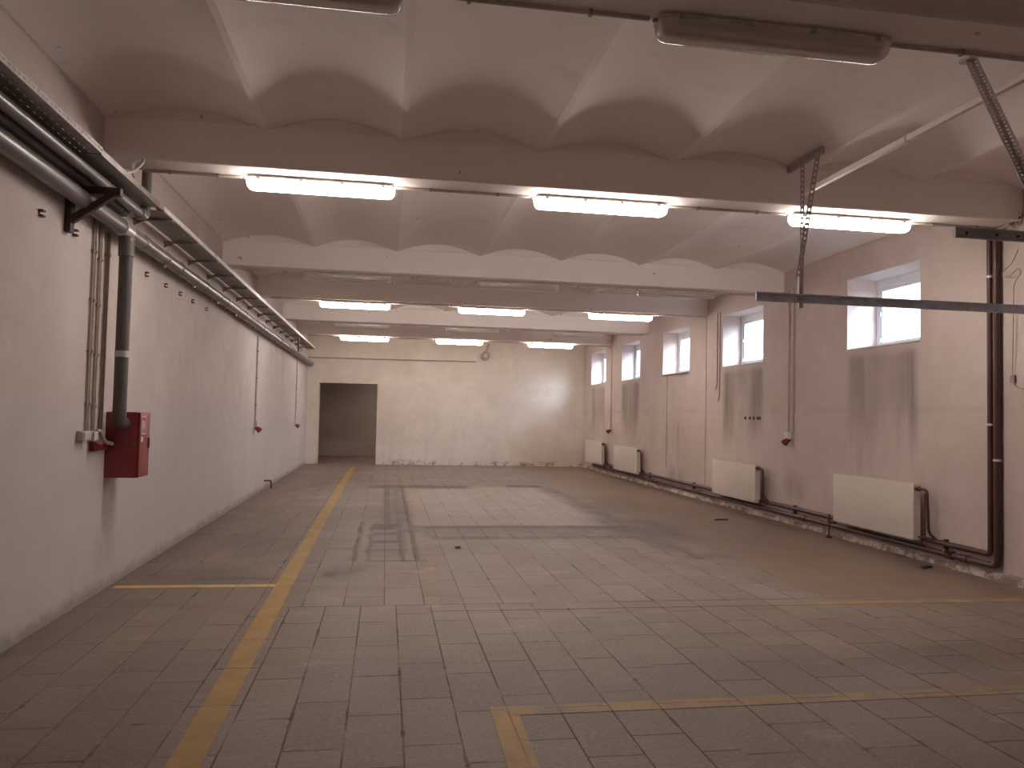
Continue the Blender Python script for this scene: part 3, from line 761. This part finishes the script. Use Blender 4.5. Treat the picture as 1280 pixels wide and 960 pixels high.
# conduits dropping to the socket left of the cabinet
def vconduit(label, y, z0, z1, x, r, mat, group, clips=(), top=None):
    t = thing('vertical_conduit', (x, y, z0), label, 'conduit', group)
    pts = [(x, y, z0), (x, y, z1)]
    obj('conduit_tube', TB(pts, r, 10), mat, t)
    wx = XL if x < 0 else XR
    for zz in clips:
        obj('clip', BX(min(wx, x), max(wx, x) if x > 0 else x + r + 0.004, y - r - 0.008, y + r + 0.008, zz - 0.012, zz + 0.012) if x < 0 else BX(x - r - 0.004, wx, y - r - 0.008, y + r + 0.008, zz - 0.012, zz + 0.012), mat if x > 0 else m_conduit_brown, t)
    return t
g = 'conduits left of the red cabinet'
cl = (1.62, 2.05, 2.47, 2.87)
vconduit('leftmost thin conduit dropping to the grey box beside the red cabinet', 6.725, 1.40, 3.15, XL + 0.012, 0.008, m_conduit_brown, g, cl)
vconduit('second thin conduit from the left above the grey box beside the red cabinet', 6.785, 1.40, 3.15, XL + 0.012, 0.008, m_conduit_cream, g, cl)
vconduit('third thin conduit from the left above the white box beside the red cabinet', 6.865, 1.40, 3.15, XL + 0.012, 0.008, m_conduit_brown, g, (1.60, 2.03, 2.45, 2.83))
vconduit('fourth thin conduit from the left above the white box beside the red cabinet', 6.915, 1.40, 3.15, XL + 0.012, 0.008, m_conduit_cream, g, (1.60, 2.03, 2.45, 2.83))
vconduit('thicker brown conduit just left of the vertical pipe and red cabinet', 7.04, 1.36, 3.09, XL + 0.02, 0.015, m_conduit_brown, g, (2.90,))
t = thing('junction_box', (XL, 6.65, 1.32), 'grey junction box at the foot of the thin conduits', 'junction box')
obj('body', BX(XL, XL + 0.055, 6.57, 6.735, 1.325, 1.405, bevel=0.008), m_greybox, t)
obj('lid', BX(XL + 0.055, XL + 0.063, 6.58, 6.725, 1.332, 1.398, bevel=0.004), m_greybox, t)
def socket(loc_y, z, wallx, label, s=1.0, group='red industrial sockets'):
    """grey mounting box, red inlet tilted downwards with a hinged lid"""
    d = 1 if wallx < 0 else -1
    t = thing('power_socket', (wallx, loc_y, z), label, 'power socket', group)
    def bxx(x0, x1, *r, **k): return BX(min(wallx + d * x0, wallx + d * x1), max(wallx + d * x0, wallx + d * x1), *r, **k)
    obj('mounting_box', bxx(0, 0.065 * s, loc_y - 0.05 * s, loc_y + 0.06 * s, z, z + 0.10 * s, bevel=0.008), m_white, t)
    ax = Vector((d * 0.75, 0, -0.66)).normalized()
    bm = bmesh.new(); lathe(bm, [(0, 0.036 * s), (0.05 * s, 0.038 * s), (0.055 * s, 0.047 * s), (0.085 * s, 0.047 * s)], (wallx + d * 0.03 * s, loc_y, z - 0.0 * s), ax, 14)
    obj('inlet', bm, m_redplug, t, label='red inlet')
    bm = bmesh.new(); lathe(bm, [(0.086 * s, 0.05 * s), (0.097 * s, 0.05 * s), (0.104 * s, 0.03 * s), (0.104 * s, 0.0)], (wallx + d * 0.03 * s, loc_y, z), ax, 14)
    obj('lid', bm, m_redplug, t, label='red lid')
    return t
socket(6.86, 1.315, XL, 'red socket under a white box, left of the red cabinet', 0.8)
bm = TB(bend([(XL + 0.03, 6.92, 1.40), (XL + 0.035, 7.0, 1.40), (XL + 0.05, 7.06, 1.30), (XL + 0.06, CY0, 1.28)], 0.05), 0.016, 10)
tag(obj('flexible_conduit', bm, m_greybox), 'short grey flexible tube joining the white box to the red cabinet', 'conduit')
bm = bmesh.new(); box(bm, XL, XL + 0.035, 6.86, 7.2, 1.235, 1.285)
tag(obj('red_strap', bm, m_redplug), 'flat red strip on the wall between the socket and the red cabinet', 'strip')
# the two distant sockets on the left wall
for yy, z0, lab, lab2 in ((14.95, 1.29, 'red socket midway along the left wall at the foot of a conduit', 'single cream conduit midway along the left wall above a red socket'), (21.45, 1.25, 'red socket on the left wall nearest the end wall', 'single cream conduit on the left wall nearest the end wall')):
    socket(yy, z0, XL, lab, 1.1)
    vconduit(lab2, yy, z0 + 0.1, 3.0, XL + 0.018, 0.016, m_conduit_cream, 'conduits to the distant left sockets', (1.7, 2.2, 2.7))

# bent pipe stub near the left wall
bm = TB(bend([(-2.28, 16.55, 0.0), (-2.28, 16.55, 0.165), (XL, 16.40, 0.175)], 0.05), 0.016, 10)
tag(obj('pipe_stub', bm, m_rust), 'short bent dark pipe rising from the floor into the left wall', 'pipe')

# ------------------------------------------------------------------ heating on the right wall
PX = XR - 0.048
def hpipe(label, z, r, y0, y1, extra):
    t = thing('heating_pipe', (PX, (y0 + y1) / 2, z - r), label, 'heating pipe', 'heating pipes along the window wall')
    obj('pipe_run', TB(extra, r, 14), m_brownpipe, t)
    return t
lo_pts = bend([(XR, 23.1, 0.15), (PX, 23.06, 0.15), (PX, 7.16, 0.15), (PX, 7.16, 0.30)], 0.08, 6)
up_pts = bend([(XR, 23.1, 0.262), (PX, 23.06, 0.262), (PX, 7.25, 0.262), (PX, 7.25, 0.38)], 0.07, 6)
tl = hpipe('lower of the two brown heating pipes running along the foot of the window wall', 0.15, 0.035, 7.2, 23.0, lo_pts)
tu = hpipe('upper of the two brown heating pipes running along the foot of the window wall', 0.262, 0.030, 7.3, 23.0, up_pts)
risers = []
for yy, r_, z0, lab in ((7.16, 0.035, 0.30, 'right of two brown riser pipes near the right edge'), (7.25, 0.030, 0.38, 'left of two brown riser pipes near the right edge')):
    t = thing('riser_pipe', (PX, yy, z0), lab, 'heating pipe', 'heating risers')
    obj('pipe_run', TB(bend([(PX, yy, z0), (PX, yy, 3.60), (XR, yy, 3.64)], 0.06, 6), r_, 14), m_brownpipe, t)
    risers.append(t)
for k, yy in enumerate((7.62, 10.9, 14.9, 17.6, 20.9)):
    bm = bmesh.new(); lathe(bm, [(-0.06, 0.036), (-0.055, 0.044), (0.055, 0.044), (0.06, 0.036)], (PX, yy, 0.15), (0, 1, 0), 14)
    obj('coupling', bm, m_brownpipe, tl)
    obj('bracket', BX(PX - 0.008, XR, yy + 0.3, yy + 0.325, 0.13, 0.31), m_brownpipe, tl)
bm = bmesh.new(); lathe(bm, [(-0.05, 0.048), (0.05, 0.048)], (PX, 7.84, 0.15), (0, 1, 0), 14); tube(bm, [(PX, 7.84, 0.15), (PX - 0.08, 7.84, 0.20)], 0.018, 8)
obj('valve', bm, m_brownpipe, tl)
for zz, yy, par in ((2.87, 7.16, risers[0]), (3.19, 7.25, risers[1]), (1.25, 7.16, risers[0]), (1.62, 7.25, risers[1])):
    bm = bmesh.new(); lathe(bm, [(-0.012, 0.034), (-0.012, 0.041), (0.012, 0.041), (0.012, 0.034)], (PX, yy, zz), (0, 0, 1), 14)
    box(bm, PX, XR, yy - 0.01, yy + 0.01, zz - 0.01, zz + 0.01)
    obj('clamp', bm, m_galv_pale, par)

def radiator(y0, y1, z0, z1, label):
    XA, XB = XR - 0.19, XR - 0.092
    t = thing('radiator', ((XA + XB) / 2, (y0 + y1) / 2, z0), label, 'radiator', 'panel radiators under the windows')
    obj('front_panel', BX(XA, XA + 0.022, y0, y1, z0 + 0.012, z1 - 0.012, bevel=0.007), m_rad, t)
    obj('back_panel', BX(XB - 0.022, XB, y0, y1, z0 + 0.012, z1 - 0.012, bevel=0.007), m_rad, t)
    bm = bmesh.new(); box(bm, XA + 0.004, XB - 0.004, y0 - 0.004, y1 + 0.004, z1 - 0.014, z1)
    yy = y0 + 0.06
    while yy < y1 - 0.06:
        box(bm, XA + 0.03, XB - 0.03, yy, yy + 0.022, z1, z1 + 0.002); yy += 0.05
    obj('top_grille', bm, m_rad, t)
    for yy in (y0 - 0.004, y1 + 0.0):
        obj('side_cover', BX(XA + 0.006, XB - 0.006, yy, yy + 0.004, z0 + 0.015, z1 - 0.014), m_rad_side, t)
    bm = bmesh.new(); yy = y0 + 0.03
    while yy < y1 - 0.03:
        box(bm, XA + 0.022, XB - 0.022, yy, yy + 0.004, z0 + 0.03, z1 - 0.03); yy += 0.04
    obj('convector_fins', bm, m_rad_side, t)
    for yy in (y0 + 0.25, y1 - 0.25):
        obj('wall_bracket', BX(XB, XR, yy - 0.015, yy + 0.015, z0 + 0.1, z1 - 0.1), m_rad_side, t)
    xm = (XA + XB) / 2
    bm = bmesh.new(); lathe(bm, [(0, 0.016), (0.025, 0.016), (0.027, 0.028), (0.06, 0.03), (0.065, 0.02), (0.075, 0.016)], (xm - 0.01, y0 - 0.003, z1 - 0.055), (0, -1, 0), 12)
    lathe(bm, [(0, 0.02), (0.05, 0.024), (0.055, 0.01)], (xm - 0.01, y0 - 0.045, z1 - 0.055), (-1, 0, 0), 12)
    obj('valve', bm, m_brownpipe, t)
    bm = TB(bend([(xm - 0.01, y0 - 0.07, z1 - 0.055), (xm - 0.01, y0 - 0.185, z1 - 0.055), (xm + 0.005, y0 - 0.195, 0.36), (PX, y0 - 0.195, 0.285)], 0.05), 0.017, 10)
    obj('feed_pipe', bm, m_brownpipe, t)
    bm = TB(bend([(xm + 0.02, y0 - 0.003, z0 + 0.05), (xm + 0.02, y0 - 0.045, z0 + 0.05), (xm + 0.02, y0 - 0.045, 0.205), (PX - 0.02, y0 - 0.045, 0.18)], 0.025), 0.013, 10)
    obj('return_pipe', bm, m_brownpipe, t)
    bm = TB([(xm + 0.03, y0 - 0.10, 0.31), (xm + 0.03, y0 - 0.10, z1 - 0.10)], 0.009, 8)
    obj('thin_riser', bm, m_brownpipe, t)
    return t
radiator(8.27, 9.92, 0.235, 0.905, 'white panel radiator nearest the camera, under the first window')
radiator(12.22, 13.95, 0.22, 0.868, 'white panel radiator under the second window')
radiator(18.43, 20.38, 0.215, 0.868, 'white panel radiator third from the camera, short-looking with a dark feed pipe')
radiator(21.58, 23.45, 0.24, 0.90, 'white panel radiator in the corner by the end wall')
bm = bmesh.new(); tube(bm, [(XR - 0.20, 10.0, 0.03), (XR - 0.20, 10.0, 0.33)], 0.013, 8); box(bm, XR - 0.21, XR - 0.09, 9.985, 10.015, 0.20, 0.22); box(bm, XR - 0.23, XR - 0.17, 9.97, 10.03, 0.0, 0.03)
tag(obj('support_peg', bm, m_rust), 'short dark iron peg standing at the left foot of the nearest radiator', 'peg')

# sockets and conduits on the right wall
socket(11.42, 1.33, XR, 'red socket between the two nearest radiators', 1.1)
vconduit('left of two cream conduits between the first and second windows', 11.47, 1.43, 3.70, XR - 0.016, 0.014, m_conduit_cream, 'conduits to the right sockets', (1.9, 2.5, 3.1))
vconduit('right of two cream conduits between the first and second windows', 11.33, 1.43, 3.70, XR - 0.016, 0.014, m_conduit_cream, 'conduits to the right sockets', (1.85, 2.45, 3.05))
socket(21.3, 1.27, XR, 'small dark red socket between the two farthest windows', 1.2)
vconduit('conduit between the two farthest windows', 21.32, 1.38, 3.70, XR - 0.016, 0.016, m_conduit_cream, 'conduits to the right sockets', (1.9, 2.5, 3.1))
vconduit('thin lone conduit line from beam to floor between second and third windows', 14.72, 0.31, 3.70, XR - 0.008, 0.007, m_conduit_cream, 'thin conduits on the right wall')
for yy, z0, lab in ((14.18, 2.2, 'shorter of the two cut cables left of the second window'), (14.06, 1.97, 'longer of the two cut cables left of the second window')):
    bm = TB([(XR - 0.012, yy, 3.70), (XR - 0.012, yy, z0 + 0.12), (XR - 0.03, yy + 0.02, z0)], 0.009, 8)
    tag(obj('cut_cable', bm, m_conduit_brown), lab, 'cable', 'cut cables on the right wall')
bm = TB([(XR - 0.008, 16.88, WZ0 - 0.005), (XR - 0.008, 16.9, 0.5)], 0.005, 6)  # thin tube drawn for the dark drip stain
tag(obj('drip_line', bm, m_conduit_brown), 'thin dark drip stain running down below the middle window', 'wire')
for k, yy in enumerate((12.98, 12.80, 12.66, 12.52, 12.44)):  # shallow dark discs in place of small holes in the wall
    bm = bmesh.new(); lathe(bm, [(0, 0.03), (0.012, 0.028), (0.012, 0.0)], (XR, yy, 1.655), (-1, 0, 0), 10)
    o = tag(obj('wall_hole', bm, m_rust), ['leftmost', 'second from left', 'middle', 'second from right', 'rightmost'][k] + ' of five dark holes in a row beside the second window stain', 'wall hole', 'row of wall holes')
# loose wire at the right edge
W = [(6.28, 6.85, 3.40), (6.30, 6.95, 3.28), (6.31, 7.08, 3.22), (6.31, 7.10, 3.18), (6.30, 6.98, 3.15), (6.29, 6.86, 3.22), (6.29, 6.82, 3.16), (6.30, 6.93, 3.07), (6.31, 6.95, 2.7), (6.32, 6.97, 2.3), (6.32, 6.98, 2.08), (6.31, 6.92, 2.0), (6.30, 6.8, 1.98), (6.3, 6.6, 2.02)]
bm = TB(bend(W, 0.05, 3), 0.005, 6); box(bm, 6.318, 6.345, 6.955, 7.005, 2.05, 2.13)
tag(obj('loose_wire', bm, m_conduit_brown), 'loose thin wire curling down the wall right of the risers', 'wire')
bm = bmesh.new(); bmesh.ops.create_icosphere(bm, subdivisions=3, radius=1)
for v in bm.verts:
    n = math.sin(v.co.x * 9 + v.co.y * 7) * 0.15 + math.sin(v.co.z * 11 + v.co.y * 5) * 0.15
    v.co = Vector((v.co.x * 0.05, v.co.y * 0.20, v.co.z * 0.07)) * (1 + n) + Vector((XR - 0.01, 7.05 - v.co.y * 0.0, 3.70 - v.co.y * 0.04))
tag(obj('crumbled_plaster', bm, m_crumb), 'crumbled plaster lump where the near beam meets the window wall', 'plaster')

# ------------------------------------------------------------------ hangers and steel rails, upper right
def slot_bar(bm, p, q, w, n, side):
    """slotted flat bar between two points; side = direction of its width"""
    p, q, s = Vector(p), Vector(q), Vector(side).normalized() * w / 2
    d = (q - p) / n; nn = d.normalized().cross(s).normalized() * 0.003
    def hexa(a, b, u0, u1):
        c = [a + s * u0 - nn, b + s * u0 - nn, b + s * u1 - nn, a + s * u1 - nn, a + s * u0 + nn, b + s * u0 + nn, b + s * u1 + nn, a + s * u1 + nn]
        v = [bm.verts.new(k) for k in c]
        for f in ((0, 3, 2, 1), (4, 5, 6, 7), (0, 1, 5, 4), (1, 2, 6, 5), (2, 3, 7, 6), (3, 0, 4, 7)): bm.faces.new([v[i] for i in f])
    hexa(p, q, -1, -0.4); hexa(p, q, 0.4, 1)
    for i in range(n): hexa(p + d * i, p + d * (i + 0.5), -0.4, 0.4)
HX = 3.77
zc = 4.045
# far hanger: ceiling plate, two slotted legs meeting at the rail
t = thing('rail_hanger', (HX, 6.6, 2.75), 'V-shaped hanger of slotted steel bars holding the long grey rail', 'hanger')
obj('ceiling_plate', BX(HX - 0.02, HX + 0.02, 6.26, 6.85, zc - 0.045, zc + 0.01), m_angle, t)
bm = bmesh.new(); slot_bar(bm, (HX + 0.024, 6.64, zc - 0.03), (HX + 0.024, 6.64, 2.93), 0.035, 22, (1, -0.5, 0)); obj('upright_bar', bm, m_angle, t)
bm = bmesh.new(); slot_bar(bm, (HX - 0.024, 6.29, zc - 0.03), (HX - 0.024, 6.62, 2.93), 0.042, 22, (1, -0.5, 0)); obj('slanted_bar', bm, m_angle, t)
obj('link', BX(HX - 0.02, HX + 0.02, 6.605, 6.645, 2.66, 3.02), m_angle, t)
t = thing('rail_hanger', (HX, 4.2, 2.85), 'single slanted slotted steel bar hanging from the ceiling at top right', 'hanger')
obj('ceiling_plate', BX(HX - 0.03, HX + 0.03, 4.47, 4.57, zc - 0.012, zc + 0.01), m_angle, t)
pa, pb = Vector((HX, 4.52, zc - 0.01)), Vector((HX, 3.99, 2.93))
bm = bmesh.new(); slot_bar(bm, pa, pb, 0.05, 40, (1, 0.0, 0)); obj('slotted_bar', bm, m_angle, t)
bm = bmesh.new(); slot_bar(bm, pa + Vector((0.026, -0.026, 0)), pb + Vector((0.026, -0.026, 0)), 0.05, 40, (0, 1, 0)); obj('angle_leg', bm, m_angle, t)
obj('link', BX(HX - 0.015, HX + 0.015, 3.97, 4.02, 2.70, 2.96), m_angle, t)
def rail(x0, yc, zc, h, label, holes, tilt=0.0):
    t = thing('strut_rail', (x0, yc, zc), label, 'steel rail', 'steel rails on hangers')
    L0, L1, d = x0, XR, 0.022
    bm = bmesh.new()
    box(bm, L0, L1, yc - d / 2, yc + d / 2, zc + h - 0.006, zc + h); box(bm, L0, L1, yc - d / 2, yc + d / 2, zc, zc + 0.006)
    box(bm, L0, L1, yc - d / 2, yc - d / 2 + 0.004, zc + h - 0.016, zc + h - 0.006); box(bm, L0, L1, yc - d / 2, yc - d / 2 + 0.004, zc + 0.006, zc + 0.016)
    obj('channel', bm, m_strut, t)
    obj('web', BX(L0, L1, yc + d / 2 - 0.004, yc + d / 2, zc + 0.006, zc + h - 0.006), m_strut if not holes else m_strut_lit, t)
    for k in range(holes):  # dark discs stand in for the punched holes
        bm = bmesh.new(); lathe(bm, [(0, 0.008), (0.006, 0.008)], (L0 + 0.08 + 0.17 * k + (0.03 if k % 3 == 1 else 0), yc + d / 2 - 0.004, zc + h / 2), (0, -1, 0), 10)
        obj('hole_disc', bm, m_black, t)
    obj('end_plate', BX(L0 - 0.004, L0, yc - d / 2, yc + d / 2, zc, zc + h), m_strut, t)
    return t
rail(3.33, 6.61, 2.705, 0.085, 'long grey steel rail crossing in front of the nearest window', 0)
rail(3.24, 3.99, 2.695, 0.062, 'short-looking steel rail with punched holes at the right edge', 18)

# ------------------------------------------------------------------ painted lines and scraps on the floor
def line(pts, w, mat, label, z=0.0025):
    bm = bmesh.new(); P = [Vector((a, b, 0)) for a, b in pts]
    L, R = [], []
    for i, p in enumerate(P):
        d = (P[min(i + 1, len(P) - 1)] - P[max(i - 1, 0)]).normalized(); n = Vector((-d.y, d.x, 0)) * w / 2
        L.append(p + n); R.append(p - n)
    for zz in (0.0005, z):
        pass
    A = [[bm.verts.new((v.x, v.y, zz)) for v in L] for zz in (0.0, z)]; B = [[bm.verts.new((v.x, v.y, zz)) for v in R] for zz in (0.0, z)]
    n = len(P)
    for i in range(n - 1):
        bm.faces.new((A[1][i], A[1][i + 1], B[1][i + 1], B[1][i])); bm.faces.new((A[0][i], B[0][i], B[0][i + 1], A[0][i + 1]))
        bm.faces.new((A[0][i], A[0][i + 1], A[1][i + 1], A[1][i])); bm.faces.new((B[0][i], B[1][i], B[1][i + 1], B[0][i + 1]))
    for i in (0, n - 1): bm.faces.new((A[0][i], A[1][i], B[1][i], B[0][i]))
    return tag(obj('painted_line', bm, mat), label, 'floor line', 'yellow floor lines')
line([(-0.86, YB + 0.5), (-0.85, 3.7), (-0.88, 8.0), (-0.90, 14.0), (-0.91, 23.2)], 0.155, m_yellow, 'long solid yellow line running down the left side towards the doorway')
line([(-2.34, 7.42), (-0.95, 7.40)], 0.10, m_yellow_thin, 'short bright yellow line crossing from the left wall to the long line')
line([(0.64, YB + 0.5), (0.66, 3.2), (0.68, 4.14)], 0.145, m_yellow, 'broad yellow line at the bottom centre running towards the camera')
line([(0.605, 4.205), (2.0, 4.21), (4.0, 4.23), (6.2, 4.25)], 0.13, m_yellow_worn, 'worn yellow cross line nearest the camera, running to the right wall')
line([(0.40, 6.42), (3.0, 6.41), (6.25, 6.37)], 0.11, m_yellow_faded, 'faded yellow cross line farther from the camera, ending near the risers')
line([(0.43, 6.47), (0.50, 8.6), (0.50, 14.0), (0.52, 22.5)], 0.12, m_orange_worn, 'faint worn orange line running away down the middle of the floor')
for (xx, yy, l, a, lab) in ((5.39, 11.83, 0.28, 0.2, 'small dark scrap lying on the floor in front of the second radiator'), (6.05, 7.9, 0.22, 0.5, 'small dark scrap on the floor near the foot of the risers'), (0.9, 9.35, 0.10, 0.9, 'tiny dark scrap in the middle of the tiled floor')):
    bm = bmesh.new(); prism(bm, [(-l / 2, -0.025), (l / 2 - 0.04, -0.035), (l / 2, 0.0), (l / 4, 0.03), (-l / 2 + 0.03, 0.025)], 'z', 0, 0.018)
    bmesh.ops.rotate(bm, verts=bm.verts[:], cent=(0, 0, 0), matrix=Matrix.Rotation(a, 3, 'Z')); bmesh.ops.translate(bm, verts=bm.verts[:], vec=(xx, yy, 0.0))
    tag(obj('scrap', bm, m_black), lab, 'scrap')

# ------------------------------------------------------------------ daylight
w = bpy.data.worlds.new('overcast_sky'); sc.world = w; w.use_nodes = True
nt = w.node_tree; bg = nt.nodes['Background']
bg.inputs[1].default_value = 1.0
# bright thin cloud where the low sun stands, duller cloud elsewhere
g = nt.nodes.new('ShaderNodeNewGeometry'); dp = nt.nodes.new('ShaderNodeVectorMath'); dp.operation = 'DOT_PRODUCT'
nt.links.new(g.outputs['Incoming'], dp.inputs[0]); dp.inputs[1].default_value = -Vector((0.55, -0.72, 0.42)).normalized()
lobe = S(nt, dp.outputs['Value']).max(0.0).pow(22.0)
mxn = nt.nodes.new('ShaderNodeMix'); mxn.data_type = 'RGBA'
nt.links.new(lobe.o, mxn.inputs[0]); mxn.inputs[6].default_value = (2.0, 2.45, 2.9, 1); mxn.inputs[7].default_value = (22.0, 26.0, 32.5, 1)
nt.links.new(mxn.outputs[2], bg.inputs[0])

# added unseen fill light that brightens the back room
l = bpy.data.lights.new('back_room_fill', 'AREA'); l.energy = 22; l.size = 0.5; l.color = (1.0, 0.85, 0.74)
lo = bpy.data.objects.new('back_room_fill', l); C.objects.link(lo); lo.location = (0.9, 27.3, 3.3)

# ------------------------------------------------------------------ camera
cam = bpy.data.cameras.new('camera'); co = bpy.data.objects.new('camera', cam); C.objects.link(co)
cam.sensor_width = 36; cam.lens = 966.475 * 36 / 1280; cam.clip_end = 200
yaw, pitch, roll = 0.161086, 0.0413116, 0.022155
f = Vector((math.sin(yaw) * math.cos(pitch), math.cos(yaw) * math.cos(pitch), math.sin(pitch))); r = Vector((math.cos(yaw), -math.sin(yaw), 0)); u = r.cross(f)
r2 = r * math.cos(roll) + u * math.sin(roll); u2 = u * math.cos(roll) - r * math.sin(roll)
mw = Matrix((r2, u2, -f)).transposed().to_4x4(); mw.translation = (0, 0, 1.6); co.matrix_world = mw
sc.camera = co

sc.view_settings.view_transform = 'Standard'; sc.view_settings.look = 'None'
sc.view_settings.exposure = 1.0; sc.view_settings.gamma = 1.0; sc.view_settings.use_curve_mapping = False
sc.cycles.use_denoising = True
sc.cycles.max_bounces = 10; sc.cycles.diffuse_bounces = 8
sc.cycles.sample_clamp_indirect = 6.0
